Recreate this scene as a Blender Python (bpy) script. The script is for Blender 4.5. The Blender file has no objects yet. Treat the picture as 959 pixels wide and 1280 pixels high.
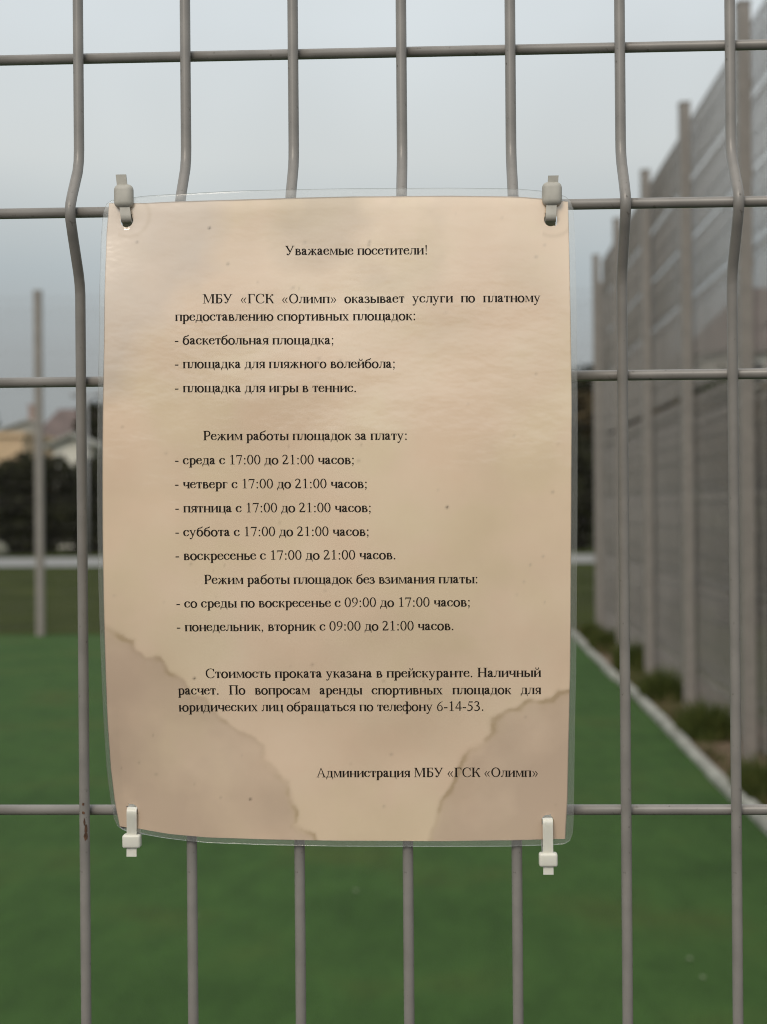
import bpy, bmesh, math, random, bisect
import numpy as np
from mathutils import Vector, Matrix, noise

# ------------------------------------------------------------------ camera, sky, sun, exposure
scene = bpy.context.scene
COL = scene.collection
R = math.radians

cam_d = bpy.data.cameras.new("camera")
cam = bpy.data.objects.new("camera", cam_d)
COL.objects.link(cam)
cam_d.sensor_fit = 'VERTICAL'
cam_d.sensor_height = 36.0
cam_d.lens = 1900.0 / 1280.0 * 36.0
cam_d.clip_start = 0.01
cam_d.clip_end = 3000
YAW, PITCH, ROLL = R(2.36958), R(0.0), R(0.47308)
EYE = Vector((0.0, -0.69927, 1.55))
view = Matrix.Rotation(YAW, 3, 'Z') @ Matrix.Rotation(PITCH, 3, 'X') @ Matrix.Rotation(ROLL, 3, 'Y')
cam.matrix_world = Matrix.Translation(EYE) @ (view @ Matrix.Rotation(R(90), 3, 'X')).to_4x4()
cam_d.dof.use_dof = True
cam_d.dof.focus_distance = 0.682
cam_d.dof.aperture_fstop = 12.5
scene.camera = cam

SUN_EL, SUN_AZ = 40.0, 200.0          # azimuth clockwise from +Y: the sun stands behind the photographer
world = bpy.data.worlds.new("World")
scene.world = world
world.use_nodes = True
wn, wl = world.node_tree.nodes, world.node_tree.links
wn.clear()
w_out = wn.new('ShaderNodeOutputWorld')
w_bg = wn.new('ShaderNodeBackground')
w_bg.inputs['Strength'].default_value = 0.1
w_sky = wn.new('ShaderNodeTexSky')
w_sky.sky_type = 'NISHITA'
w_sky.sun_disc = False
w_sky.sun_elevation = R(SUN_EL)
w_sky.sun_rotation = R(SUN_AZ)
w_sky.air_density = 1.0
w_sky.dust_density = 2.0
w_sky.ozone_density = 1.0
w_hsv = wn.new('ShaderNodeHueSaturation')
w_hsv.inputs['Saturation'].default_value = 0.35
wl.new(w_sky.outputs[0], w_hsv.inputs['Color'])
w_tc = wn.new('ShaderNodeTexCoord')
w_sep = wn.new('ShaderNodeSeparateXYZ')
wl.new(w_tc.outputs['Generated'], w_sep.inputs[0])
w_ramp = wn.new('ShaderNodeValToRGB')       # the cloud layer: greyer towards the horizon
w_ramp.color_ramp.interpolation = 'LINEAR'
e = w_ramp.color_ramp.elements
e[0].position = 0.0;  e[0].color = (2.6, 2.8, 2.85, 1)
e[1].position = 0.105; e[1].color = (3.6, 3.85, 3.9, 1)
for _p, _c in ((.156, (4.6, 5.15, 5.3)), (.225, (6.6, 6.95, 6.85)), (.306, (7.2, 7.75, 7.95))):
    k = e.new(_p); k.color = (*_c, 1)
k = e.new(1.0); k.color = (9.6, 9.8, 10.0, 1)
wl.new(w_sep.outputs['Z'], w_ramp.inputs[0])
w_noise = wn.new('ShaderNodeTexNoise')
w_noise.inputs['Scale'].default_value = 4.0
w_noise.inputs['Detail'].default_value = 3.0
wl.new(w_tc.outputs['Generated'], w_noise.inputs['Vector'])
w_map = wn.new('ShaderNodeMapRange')
w_map.inputs['From Min'].default_value = 0.3; w_map.inputs['From Max'].default_value = 0.7
w_map.inputs['To Min'].default_value = 0.93; w_map.inputs['To Max'].default_value = 1.07
wl.new(w_noise.outputs['Fac'], w_map.inputs['Value'])
w_mul = wn.new('ShaderNodeVectorMath'); w_mul.operation = 'SCALE'
wl.new(w_ramp.outputs[0], w_mul.inputs[0]); wl.new(w_map.outputs[0], w_mul.inputs['Scale'])
# thin cloud is brighter around the veiled sun, which stands behind the photographer
w_dot = wn.new('ShaderNodeVectorMath'); w_dot.operation = 'DOT_PRODUCT'
_az, _el = R(SUN_AZ), R(SUN_EL)
w_dot.inputs[1].default_value = (math.sin(_az) * math.cos(_el), math.cos(_az) * math.cos(_el), math.sin(_el))
wl.new(w_tc.outputs['Generated'], w_dot.inputs[0])
w_glow = wn.new('ShaderNodeMapRange'); w_glow.interpolation_type = 'SMOOTHSTEP'
w_glow.inputs['From Min'].default_value = 0.0; w_glow.inputs['From Max'].default_value = 1.0
w_glow.inputs['To Min'].default_value = 1.0; w_glow.inputs['To Max'].default_value = 1.6
wl.new(w_dot.outputs['Value'], w_glow.inputs['Value'])
w_mul2 = wn.new('ShaderNodeVectorMath'); w_mul2.operation = 'SCALE'
wl.new(w_mul.outputs[0], w_mul2.inputs[0]); wl.new(w_glow.outputs[0], w_mul2.inputs['Scale'])
w_mix = wn.new('ShaderNodeMix'); w_mix.data_type = 'RGBA'
w_mix.inputs['Factor'].default_value = 0.82
wl.new(w_hsv.outputs[0], w_mix.inputs['A']); wl.new(w_mul2.outputs[0], w_mix.inputs['B'])
wl.new(w_mix.outputs['Result'], w_bg.inputs['Color'])
wl.new(w_bg.outputs[0], w_out.inputs[0])

sun_d = bpy.data.lights.new("sun", 'SUN')
sun_d.energy = 1.35
sun_d.angle = R(25)
sun_d.color = (1.0, 0.87, 0.72)
sun = bpy.data.objects.new("sun", sun_d)
COL.objects.link(sun)
az = R(SUN_AZ)
to_sun = Vector((math.sin(az) * math.cos(R(SUN_EL)), math.cos(az) * math.cos(R(SUN_EL)), math.sin(R(SUN_EL))))
sun.rotation_euler = to_sun.to_track_quat('Z', 'Y').to_euler()
sun.location = (0, 0, 30)

vs = scene.view_settings
vs.view_transform = 'Standard'; vs.look = 'None'; vs.gamma = 1.0; vs.use_curve_mapping = False
vs.exposure = 0.0
scene.cycles.use_denoising = True
scene.cycles.pixel_filter_type = 'BLACKMAN_HARRIS'
scene.cycles.filter_width = 1.05
scene.cycles.max_bounces = 8
scene.cycles.transparent_max_bounces = 16

# ------------------------------------------------------------------ helpers
def tag(o, label=None, cat=None, group=None, kind=None):
    if label: o['label'] = label
    if cat: o['category'] = cat
    if group: o['group'] = group
    if kind: o['kind'] = kind
    return o

def empty(name, loc=(0, 0, 0), rz=0.0):
    o = bpy.data.objects.new(name, None)
    o.empty_display_size = 0.1
    o.location = loc; o.rotation_euler = (0, 0, rz)
    COL.objects.link(o)
    return o

def link(name, me, mat, parent=None, smooth=False, loc=None):
    if mat is not None:
        for m in (mat if isinstance(mat, (list, tuple)) else [mat]):
            me.materials.append(m)
    if smooth:
        me.polygons.foreach_set('use_smooth', [True] * len(me.polygons))
    o = bpy.data.objects.new(name, me)
    COL.objects.link(o)
    if parent: o.parent = parent
    if loc: o.location = loc
    return o

class MB:
    """collects boxes, tubes and loose faces; build() links them as ONE mesh object"""
    def __init__(s): s.v = []; s.f = []; s.m = []
    def face(s, pts, mi=0):
        n = len(s.v); s.v += [tuple(p) for p in pts]
        s.f.append(tuple(range(n, n + len(pts)))); s.m.append(mi)
    def box(s, a, b, mi=0, ch=0.0):
        x0, y0, z0 = a; x1, y1, z1 = b
        n = len(s.v)
        s.v += [(x0, y0, z0), (x1, y0, z0), (x1, y1, z0), (x0, y1, z0), (x0, y0, z1), (x1, y0, z1), (x1, y1, z1), (x0, y1, z1)]
        for q in ((3, 2, 1, 0), (4, 5, 6, 7), (0, 1, 5, 4), (1, 2, 6, 5), (2, 3, 7, 6), (3, 0, 4, 7)):
            s.f.append(tuple(n + i for i in q)); s.m.append(mi)
    def tube(s, path, r, sides=8, mi=0, caps=True, ph=0.0):
        P = [Vector(p) for p in path]; n0 = len(s.v); N = len(P)
        rr = r if isinstance(r, (list, tuple)) else [r] * N
        d0 = (P[1] - P[0]).normalized()
        ref = Vector((1, 0, 0)) if abs(d0.x) < 0.9 else Vector((0, 0, 1))
        for i in range(N):
            d = (P[min(i + 1, N - 1)] - P[max(i - 1, 0)]).normalized()
            u = (ref - d * ref.dot(d)).normalized(); w = d.cross(u)
            ref = u
            for k in range(sides):
                a = 2 * math.pi * (k + ph) / sides
                s.v.append(tuple(P[i] + (u * math.cos(a) + w * math.sin(a)) * rr[i]))
        for i in range(N - 1):
            for k in range(sides):
                k2 = (k + 1) % sides
                s.f.append((n0 + i * sides + k, n0 + i * sides + k2, n0 + (i + 1) * sides + k2, n0 + (i + 1) * sides + k)); s.m.append(mi)
        if caps:
            s.f.append(tuple(n0 + k for k in range(sides))[::-1]); s.m.append(mi)
            s.f.append(tuple(n0 + (N - 1) * sides + k for k in range(sides))); s.m.append(mi)
    def mesh(s, name):
        me = bpy.data.meshes.new(name)
        me.from_pydata(s.v, [], s.f)
        me.polygons.foreach_set('material_index', s.m)
        me.update()
        return me
    def build(s, name, mat, parent=None, smooth=False, loc=None):
        return link(name, s.mesh(name), mat, parent, smooth, loc)

def smoothed(o, ang=40):
    """smooth faces with hard edges kept beyond the angle"""
    me = o.data
    me.polygons.foreach_set('use_smooth', [True] * len(me.polygons))
    me.set_sharp_from_angle(angle=R(ang))

def mat_base(name, rough=0.6):
    m = bpy.data.materials.new(name); m.use_nodes = True
    nt = m.node_tree; b = nt.nodes['Principled BSDF']
    b.inputs['Roughness'].default_value = rough
    return m, nt, b

def noise_node(nt, scale, detail=4, coord='Object', stretch=None):
    tc = nt.nodes.new('ShaderNodeTexCoord')
    n = nt.nodes.new('ShaderNodeTexNoise')
    n.inputs['Scale'].default_value = scale; n.inputs['Detail'].default_value = detail
    if stretch:
        mp = nt.nodes.new('ShaderNodeMapping'); mp.inputs['Scale'].default_value = stretch
        nt.links.new(tc.outputs[coord], mp.inputs[0]); nt.links.new(mp.outputs[0], n.inputs['Vector'])
    else:
        nt.links.new(tc.outputs[coord], n.inputs['Vector'])
    return n

def ramp(nt, src, stops):
    r = nt.nodes.new('ShaderNodeValToRGB')
    el = r.color_ramp.elements
    el[0].position, el[0].color = stops[0][0], (*stops[0][1], 1)
    el[1].position, el[1].color = stops[-1][0], (*stops[-1][1], 1)
    for p, c in stops[1:-1]:
        k = el.new(p); k.color = (*c, 1)
    nt.links.new(src, r.inputs[0])
    return r

def bump(nt, b, src, strength=0.3, dist=0.01):
    k = nt.nodes.new('ShaderNodeBump')
    k.inputs['Strength'].default_value = strength; k.inputs['Distance'].default_value = dist
    nt.links.new(src, k.inputs['Height']); nt.links.new(k.outputs[0], b.inputs['Normal'])

def noisy(name, c0, c1, scale=5, rough=0.7, bs=0.0, bd=0.01, detail=4, stretch=None, spec=0.5, lo=0.35, hi=0.65):
    m, nt, b = mat_base(name, rough)
    n = noise_node(nt, scale, detail, stretch=stretch)
    r = ramp(nt, n.outputs['Fac'], [(lo, c0), (hi, c1)])
    nt.links.new(r.outputs[0], b.inputs['Base Color'])
    b.inputs['Specular IOR Level'].default_value = spec
    if bs: bump(nt, b, n.outputs['Fac'], bs, bd)
    return m

# ------------------------------------------------------------------ materials
M = {}
M['wire'] = noisy('grey_coated_wire', (.200, .187, .170), (.245, .228, .207), 60, .34, .06, .0006)
_nt = M['wire'].node_tree; _b = _nt.nodes['Principled BSDF']; _src = _b.inputs['Base Color'].links[0].from_socket
_n = noise_node(_nt, 420, 3); _r = ramp(_nt, _n.outputs['Fac'], [(.66, (0, 0, 0)), (.74, (1, 1, 1))])     # dirt and chipped coating
_x = _nt.nodes.new('ShaderNodeMix'); _x.data_type = 'RGBA'; _x.inputs['B'].default_value = (.085, .072, .058, 1)
_m = _nt.nodes.new('ShaderNodeMath'); _m.operation = 'MULTIPLY'; _m.inputs[1].default_value = .7
_nt.links.new(_r.outputs[0], _m.inputs[0]); _nt.links.new(_m.outputs[0], _x.inputs['Factor']); _nt.links.new(_src, _x.inputs['A']); _nt.links.new(_x.outputs['Result'], _b.inputs['Base Color'])
M['mesh'] = noisy('grey_mesh_coating', (.175, .160, .147), (.205, .188, .172), 2, .6)
M['post'] = noisy('grey_coated_post', (.19, .172, .155), (.225, .204, .183), 14, .5)
M['rust'] = noisy('rust', (.06, .030, .018), (.13, .06, .03), 600, .9)
M['ink'] = noisy('printed_ink', (.012, .009, .006), (.018, .013, .009), 300, .7, spec=.15)
M['backlit_nylon'] = noisy('shaded_grey_nylon', (.36, .345, .30), (.46, .44, .385), 120, .5)  # upper ties: white nylon with its backlit shade put into the colour
M['nylon'] = mat_base('white_nylon', .38)[0]
_b = M['nylon'].node_tree.nodes['Principled BSDF']
_b.inputs['Base Color'].default_value = (.66, .645, .565, 1)
_b.inputs['Subsurface Weight'].default_value = .35
_b.inputs['Subsurface Radius'].default_value = (.002, .002, .0016)
_b.inputs['Subsurface Scale'].default_value = 1.0

# artificial turf: short green pile, slightly uneven, with brushing streaks
m, nt, b = mat_base('artificial_turf', .85)
n1 = noise_node(nt, 1.1, 6); n2 = noise_node(nt, 160, 3); n3 = noise_node(nt, 9, 4, stretch=(1, .35, 1))
r1 = ramp(nt, n1.outputs['Fac'], [(.3, (.030, .069, .014)), (.52, (.040, .088, .019)), (.72, (.052, .080, .018))])
r2 = ramp(nt, n2.outputs['Fac'], [(.25, (.62, .62, .62)), (.75, (1.3, 1.3, 1.3))])
r3 = ramp(nt, n3.outputs['Fac'], [(.3, (.86, .86, .84)), (.7, (1.1, 1.1, 1.06))])
mx = nt.nodes.new('ShaderNodeMix'); mx.data_type = 'RGBA'; mx.blend_type = 'MULTIPLY'; mx.inputs['Factor'].default_value = 1
nt.links.new(r1.outputs[0], mx.inputs['A']); nt.links.new(r2.outputs[0], mx.inputs['B'])
mx2 = nt.nodes.new('ShaderNodeMix'); mx2.data_type = 'RGBA'; mx2.blend_type = 'MULTIPLY'; mx2.inputs['Factor'].default_value = 1
nt.links.new(mx.outputs['Result'], mx2.inputs['A']); nt.links.new(r3.outputs[0], mx2.inputs['B'])
nt.links.new(mx2.outputs['Result'], b.inputs['Base Color'])
b.inputs['Specular IOR Level'].default_value = .15
bump(nt, b, n2.outputs['Fac'], .8, .01)
M['turf'] = m
M['lawn'] = noisy('rough_lawn', (.022, .030, .006), (.040, .050, .010), .9, .9, .5, .05, 8, spec=.04)
M['soil'] = noisy('dry_soil', (.075, .052, .035), (.15, .108, .07), 7, .95, .6, .02, 8, spec=.1)
M['kerb'] = noisy('weathered_concrete', (.20, .20, .175), (.34, .34, .30), 9, .9, .4, .004, 8, spec=.2)
M['path'] = noisy('pale_paving', (.20, .20, .195), (.27, .27, .26), 2, .9, .2, .01, 5, spec=.2)
M['asphalt'] = noisy('asphalt', (.045, .045, .046), (.065, .064, .063), 40, .9, .4, .004, 6, spec=.2)
M['leaf_dark'] = noisy('dark_leaves', (.013, .015, .007), (.028, .030, .014), 1.5, .9, spec=.04)
M['leaf_mid'] = noisy('green_leaves', (.018, .024, .008), (.034, .040, .014), 1.5, .9, spec=.05)
M['leaf_brown'] = noisy('brownish_leaves', (.042, .031, .017), (.075, .058, .031), 1.5, .9, spec=.05)
M['grass_blade'] = noisy('grass_blades', (.034, .050, .010), (.075, .088, .02), 12, .7, spec=.2)
M['bark'] = noisy('bark', (.06, .045, .03), (.11, .085, .06), 8, .9, .5, .02)
M['beige'] = noisy('beige_render', (.50, .36, .22), (.56, .41, .26), .6, .9)
M['grey_wall'] = noisy('grey_wall', (.30, .29, .26), (.36, .345, .31), .8, .9)
M['white_wall'] = noisy('white_wall', (.60, .58, .50), (.68, .66, .58), .8, .9)
M['brown_roof'] = noisy('brown_roof', (.10, .075, .068), (.14, .105, .095), 1.2, .85)
M['dark_roof'] = noisy('dark_roof', (.045, .05, .045), (.07, .075, .068), 1.2, .85)
M['brick'] = noisy('reddish_brick', (.24, .17, .14), (.29, .21, .18), 2, .9)
M['stone'] = noisy('dull_stone', (.10, .10, .075), (.16, .16, .12), 4, .9)
M['glass'] = mat_base('window_glass', .08)[0]
M['glass'].node_tree.nodes['Principled BSDF'].inputs['Base Color'].default_value = (.03, .035, .04, 1)
M['frame'] = noisy('window_frame_paint', (.55, .54, .5), (.62, .61, .57), 3, .6)
M['lamp_metal'] = noisy('lamp_metal', (.2, .2, .2), (.26, .26, .26), 5, .5)
M['pale_leaf'] = noisy('pale_dry_leaf', (.14, .18, .10), (.22, .26, .16), 60, .8)

# ------------------------------------------------------------------ ground, turf, kerb, strip, path
KERB_X0, KERB_X1, FENCE_X, FAR_Y = 1.51, 1.585, 1.93, 18.62
def sheet(name, x0, x1, y0, y1, z, mat):
    b_ = MB(); b_.face([(x0, y0, z), (x1, y0, z), (x1, y1, z), (x0, y1, z)])
    return tag(b_.build(name, mat), kind='structure')
sheet('ground', -900, 900, -900, 1500, 0.0, M['lawn'])
sheet('sports_court', -26, KERB_X0 - .002, 0.25, FAR_Y + .05, .004, M['turf'])
sheet('pavement', -30, 30, -7, 0.12, .004, M['asphalt'])
sheet('soil_strip', KERB_X1 + .002, 2.25, 0.25, FAR_Y + .05, .004, M['soil'])
# the lawn beyond the court is crossed by a pale path
pb = MB(); pb.face([(-60, 45.5, .012), (-11.0, 43.8, .012), (40, 44.5, .012), (40, 51.5, .012), (-12.5, 53.5, .012), (-60, 50.5, .012)])
tag(pb.build('path', M['path']), kind='structure')

rng = random.Random(3)
kb = MB()
y = 0.25
while y < FAR_Y:
    L_ = 1.0
    dx = rng.uniform(-.02, .02); dz = rng.uniform(-.006, .006); dx2 = dx + rng.uniform(-.008, .008)
    # one kerb stone with a rounded top edge
    prof = [(KERB_X0, -.05), (KERB_X0, .030), (KERB_X0 + .012, .045), (KERB_X1 - .012, .045), (KERB_X1, .030), (KERB_X1, -.05)]
    ya, yb = y + .004, min(y + L_ - .004, FAR_Y)
    A_ = [(px + dx, ya, pz + dz) for px, pz in prof]; B_ = [(px + dx2, yb, pz + dz) for px, pz in prof]
    for i in range(len(prof) - 1):
        kb.face([A_[i], A_[i + 1], B_[i + 1], B_[i]][::-1])
    kb.face(A_); kb.face(B_[::-1])
    y += L_
tag(kb.build('kerb', M['kerb']), kind='structure')

# ------------------------------------------------------------------ welded mesh fences
APEX = -.0179                       # the folds stand out this far towards the court entrance side
FOLDS = [0.33, 1.00, 1.6875, 2.33]
FOLD_PROFILE = [(-.036, 0), (-.031, .045), (-.026, .17), (-.010, .76), (-.004, .96), (0, 1), (.003, .95), (.008, .76), (.021, .17), (.026, .045), (.032, 0)]
def wire_path(x, z0, z1, folds, coarse=False):
    pts = [(x, 0, z0)]
    for f in folds:
        pr = [(-.034, 0), (0, 1), (.030, 0)] if coarse else FOLD_PROFILE
        for dz, k in pr: pts.append((x, APEX * k, f + dz))
    pts.append((x, 0, z1))
    return pts
H_FLAT = [.08, .16, .2545, .4055, .57, .75, .9245, 1.0755, 1.212, 1.412, 1.6120, 1.7629, 1.945, 2.10, 2.2545, 2.4055]
WR = .00245

def front_panel():
    root = empty('mesh_fence', (0, 0, 0))
    tag(root, 'grey welded wire fence that the laminated notice hangs on, nearest fence', 'fence')
    pan = bpy.data.objects.new('mesh_panel', None); COL.objects.link(pan); pan.parent = root
    x0 = -.169 - 8 * .05
    vm = MB(); vm.tube(wire_path(0, .05, 2.46, FOLDS), WR, 12)
    vmesh = vm.mesh('vertical_wire'); vmesh.materials.append(M['wire'])
    vmesh.polygons.foreach_set('use_smooth', [len(p.vertices) == 4 for p in vmesh.polygons])
    NW = 49
    for i in range(NW):
        o = bpy.data.objects.new('vertical_wire', vmesh)
        o.parent = pan; o.location = (x0 + i * .05, 0, 0); COL.objects.link(o)
    xs, xe = x0 - .012, x0 + (NW - 1) * .05 + .012
    hm = MB()
    n = 2
    hm.tube([(xs, 0, 0), ((xs + xe) / 2, 0, 0), (xe, 0, 0)], WR, 12)
    hmesh = hm.mesh('horizontal_wire'); hmesh.materials.append(M['wire'])
    hmesh.polygons.foreach_set('use_smooth', [len(p.vertices) == 4 for p in hmesh.polygons])
    for z, yy in [(z, 0) for z in H_FLAT] + [(f, APEX) for f in FOLDS]:
        o = bpy.data.objects.new('horizontal_wire', hmesh)
        o.parent = pan; o.location = (0, yy + .0046, z); COL.objects.link(o)
    # rust that has run from the weld on the wire left of the notice
    rb = MB()
    rr = random.Random(8)
    for cx_, cz_, w_, h_ in ((-.1690, 1.4160, .0006, .0008), (-.1690, 1.4120, .0008, .0008), (-.1685, 1.4078, .0005, .0020), (-.1679, 1.4045, .0007, .0022), (-.1680, 1.4010, .0009, .0022)):
        pts = []
        for k in range(10):
            a = 2 * math.pi * k / 10; q = rr.uniform(.7, 1.1)
            px = cx_ + w_ * q * math.cos(a); pz = cz_ + h_ * q * math.sin(a)
            pts.append((px, -math.sqrt(max(1e-9, (WR + .00012) ** 2 - (px + .169) ** 2)), pz))
        rb.face(pts)
    rb.build('rust_stain', M['rust'], pan)
    for px in (xs - .05, xe + .05):
        pb_ = MB(); pb_.box((px - .03, -.03, 0), (px + .03, .03, 2.52)); pb_.box((px - .033, -.033, 2.52), (px + .033, .033, 2.535))
        o = pb_.build('post', M['post'], root)
        bv = o.modifiers.new('bevel', 'BEVEL'); bv.width = .004; bv.segments = 2
    return root
front_panel()

def panel_mesh(width, z0, z1, folds, flats, r):
    b_ = MB()
    n = int(width / .05); x0 = (width - n * .05) / 2
    for i in range(n + 1): b_.tube(wire_path(x0 + i * .05, z0, z1, folds, True), r, 5, caps=False)
    for z in flats: b_.tube([(0, .0046, z), (width, .0046, z)], min(r, .0021), 5, caps=False)
    for z in folds: b_.tube([(0, APEX + .0046, z), (width, APEX + .0046, z)], min(r, .0021), 5, caps=False)
    me = b_.mesh('mesh_panel'); me.materials.append(M['mesh'])
    me.polygons.foreach_set('use_smooth', [True] * len(me.polygons))
    return me

def post_mesh(h):
    b_ = MB(); b_.box((-.05, -.04, 0), (.05, .04, h)); b_.box((-.053, -.043, h), (.053, .043, h + .02))
    for z in np.arange(.3, h - .1, .55):                     # bolted clamps that hold the panels
        b_.box((-.03, -.052, z), (.03, -.0402, z + .05))
    me = b_.mesh('post'); me.materials.append(M['post'])
    return me

def tall_fence(name, label, tiers, posts, H, loc, rz, post_side, r):
    """posts at the given distances, two tiers of mesh panels between them"""
    root = empty(name, loc, rz); tag(root, label, 'fence')
    pm = post_mesh(H)
    for p in posts:
        o = bpy.data.objects.new('post', pm); o.parent = root; o.location = (p, post_side * .075, 0); COL.objects.link(o)
        if post_side < 0: o.rotation_euler = (0, 0, math.pi)
    w = posts[1] - posts[0] - .03
    panels = [panel_mesh(w, .05, 2.435, FOLDS[:3] + [2.27], H_FLAT[:13] + [2.09, 2.195, 2.345], r)]
    for z0, z1 in tiers:
        f = 3.20 if z0 < 3 else 4.12; hs = [z0 + .03, f - .0755, f + .0755, z1 - .03]
        if z1 - z0 > .6: hs += [z0 + .19, z1 - .19]
        panels.append(panel_mesh(w, z0, z1, [f], hs, r))
    for a in posts[:-1]:
        for me in panels:
            o = bpy.data.objects.new('mesh_panel', me); o.parent = root; o.location = (a + .015, 0, 0); COL.objects.link(o)
    return root
SP = 2.31
right_posts = [8.78 + SP * k - SP * 3 for k in range(8)]        # 1.85 .. 18.02
right_posts = [p for p in right_posts if p < FAR_Y]
# local x runs along +Y; the folds (local -y) then face +X, away from the court
tall_fence('tall_mesh_fence', 'tall grey mesh fence running away along the right edge of the green court', [(2.47, 3.66), (3.675, 4.60)], right_posts, 4.66, (FENCE_X, 0, 0), R(90), 1, .0037)
far_posts = [-5.2 + 2.4 * k for k in range(-5, 4)]
tall_fence('tall_mesh_fence', 'far see-through mesh fence across the end of the green court, before the lawn', [(2.43, 3.42), (3.44, 4.36)], far_posts, 4.40, (0, FAR_Y, 0), 0.0, -1, .0011)

# ------------------------------------------------------------------ vegetation
def tube_obj(name, segs, mat, parent):
    b_ = MB()
    for path, r in segs: b_.tube(path, r, 7)
    return b_.build(name, mat, parent, True)

def leaf_cloud(name, blobs, n, size, mat, parent, seed):
    """leaf-sized faces spread through uneven clumps"""
    rg = random.Random(seed); b_ = MB()
    tot = sum(r[0] * r[1] * r[2] for _, r in blobs)
    for c, r in blobs:
        k = int(n * r[0] * r[1] * r[2] / tot)
        for _ in range(k):
            d = Vector((rg.gauss(0, 1), rg.gauss(0, 1), rg.gauss(0, 1))).normalized() * (rg.random() ** .45)
            p = Vector((c[0] + d.x * r[0], c[1] + d.y * r[1], c[2] + d.z * r[2]))
            if p.z < .05: p.z = .05 + rg.random() * .2
            u = Vector((rg.gauss(0, 1), rg.gauss(0, 1), rg.gauss(0, .6))).normalized()
            w = u.cross(Vector((rg.gauss(0, 1), rg.gauss(0, 1), rg.gauss(0, 1)))).normalized()
            s = size * rg.uniform(.6, 1.3)
            b_.face([p - u * s, p - w * s * .45, p + u * s, p + w * s * .45])
    return b_.build(name, mat, parent)

def tree(name, label, x, y, h, w, leaf, seed, group=None, n=4200, trunk_frac=.35, cat='tree'):
    rg = random.Random(seed)
    root = empty(name, (x, y, 0)); tag(root, label, cat, group)
    segs = [([(0, 0, 0), (rg.uniform(-.1, .1), 0, h * trunk_frac), (rg.uniform(-.2, .2), rg.uniform(-.2, .2), h * .8)], [.03 * h, .022 * h, .008 * h])]
    blobs = []
    for k in range(9):
        a = rg.uniform(0, 6.28); rad = rg.uniform(.15, .62) * w * .5; z = rg.uniform(trunk_frac, .86) * h
        c = (math.cos(a) * rad, math.sin(a) * rad, z)
        segs.append(([(0, 0, z * .72), (c[0] * .5, c[1] * .5, z * .9), c], [.012 * h, .008 * h, .003 * h]))
        s = rg.uniform(.20, .34)
        blobs.append((c, (w * s, w * s, h * s * .62)))
    blobs.append(((0, 0, h * .80), (w * .25, w * .25, h * .19)))
    tube_obj('trunk', segs, M['bark'], root)
    leaf_cloud('crown', blobs, n, .05 * h ** .5 + .10, leaf, root, seed + 1)
    return root

def bush(label, x, y, h, w, leaf, seed, n=6000, group='bushes of the hedge row beyond the lawn'):
    rg = random.Random(seed)
    root = empty('bush', (x, y, 0)); tag(root, label, 'bush', group)
    segs = []; blobs = []
    for k in range(8):
        a = rg.uniform(0, 6.28); rad = rg.uniform(.1, .75) * w * .5; z = rg.uniform(.15, .80) * h
        c = (math.cos(a) * rad, math.sin(a) * rad * .6, z)
        segs.append(([(c[0] * .25, c[1] * .25, 0), (c[0] * .6, c[1] * .6, z * .6), c], [.05, .035, .012]))
        s = rg.uniform(.24, .36)
        blobs.append((c, (w * s, w * s * .8, min(h * s * .8, h - z))))
    blobs.append(((0, 0, h * .3), (w * .5, w * .36, h * .32)))
    tube_obj('stem', segs, M['bark'], root)
    leaf_cloud('foliage', blobs, n, .20, leaf, root, seed + 1)
    return root

# hedge row on the far side of the path
ALL_BUSH = [(-23.0, 59, 3.6, 3.8, 'leaf_brown', 'brownish hedge bush under the beige building, leftmost of the row'),
 (-19.9, 60, 3.7, 3.8, 'leaf_brown', 'reddish brown hedge bush left of the far post, pale stone at its foot'),
 (-17.0, 59.5, 4.1, 3.6, 'leaf_dark', 'dull green hedge bush behind the far fence post below the grey gable'),
 (-14.4, 60, 4.6, 3.8, 'leaf_dark', 'very dark hedge bush just left of the notice under the white shed'),
 (4.6, 60, 5.2, 3.8, 'leaf_dark', 'dark hedge bush in the narrow gap between notice and right fence')]
for i, (x, y_, h, w, lf, lb) in enumerate(ALL_BUSH): bush(lb, x, y_, h, w, M[lf], 20 + i)
for i, x in enumerate((-11.6, -8.8, -6.0, -3.2, -.4, 2.0)):
    bush('dark hedge bush hidden behind the laminated notice', x, 60.3 + (i % 2), 4.0 + .4 * (i % 3), 3.7, M['leaf_dark'], 40 + i)
tree('tree', 'dark round tree at the left picture edge above the beige building', -28.3, 86, 9.2, 5.0, M['leaf_dark'], 61)
tree('tree', 'dark spreading tree behind the nearest left wire, right of the brown roof', -16.4, 72, 6.7, 3.4, M['leaf_dark'], 62)
tree('tree', 'dark tree standing at the left edge of the notice, beside the street lamp', -14.6, 73, 6.4, 4.4, M['leaf_dark'], 63)
tree('tree', 'tall dark tree in the gap right of the notice behind the hedge', 5.9, 66, 7.6, 4.6, M['leaf_dark'], 64)
# trees and bushes seen through the right-hand fence
tree('tree', 'olive tree seen through the mesh right of the second fence post', 6.6, 38, 4.9, 4.4, M['leaf_mid'], 65)
tree('tree', 'brownish tree seen through the mesh between third and second fence posts', 4.6, 33, 4.4, 3.6, M['leaf_brown'], 66)
tree('tree', 'reddish brown tree at the right picture edge behind the fence', 6.3, 28, 4.0, 3.4, M['leaf_brown'], 67)
bush('low green bush at the right picture edge behind the fence', 4.6, 20, 1.9, 2.6, M['leaf_mid'], 68, group='bushes behind the right fence')
bush('low dark bush behind the mesh below the olive tree', 4.2, 25, 2.0, 2.8, M['leaf_mid'], 69, group='bushes behind the right fence')

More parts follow.
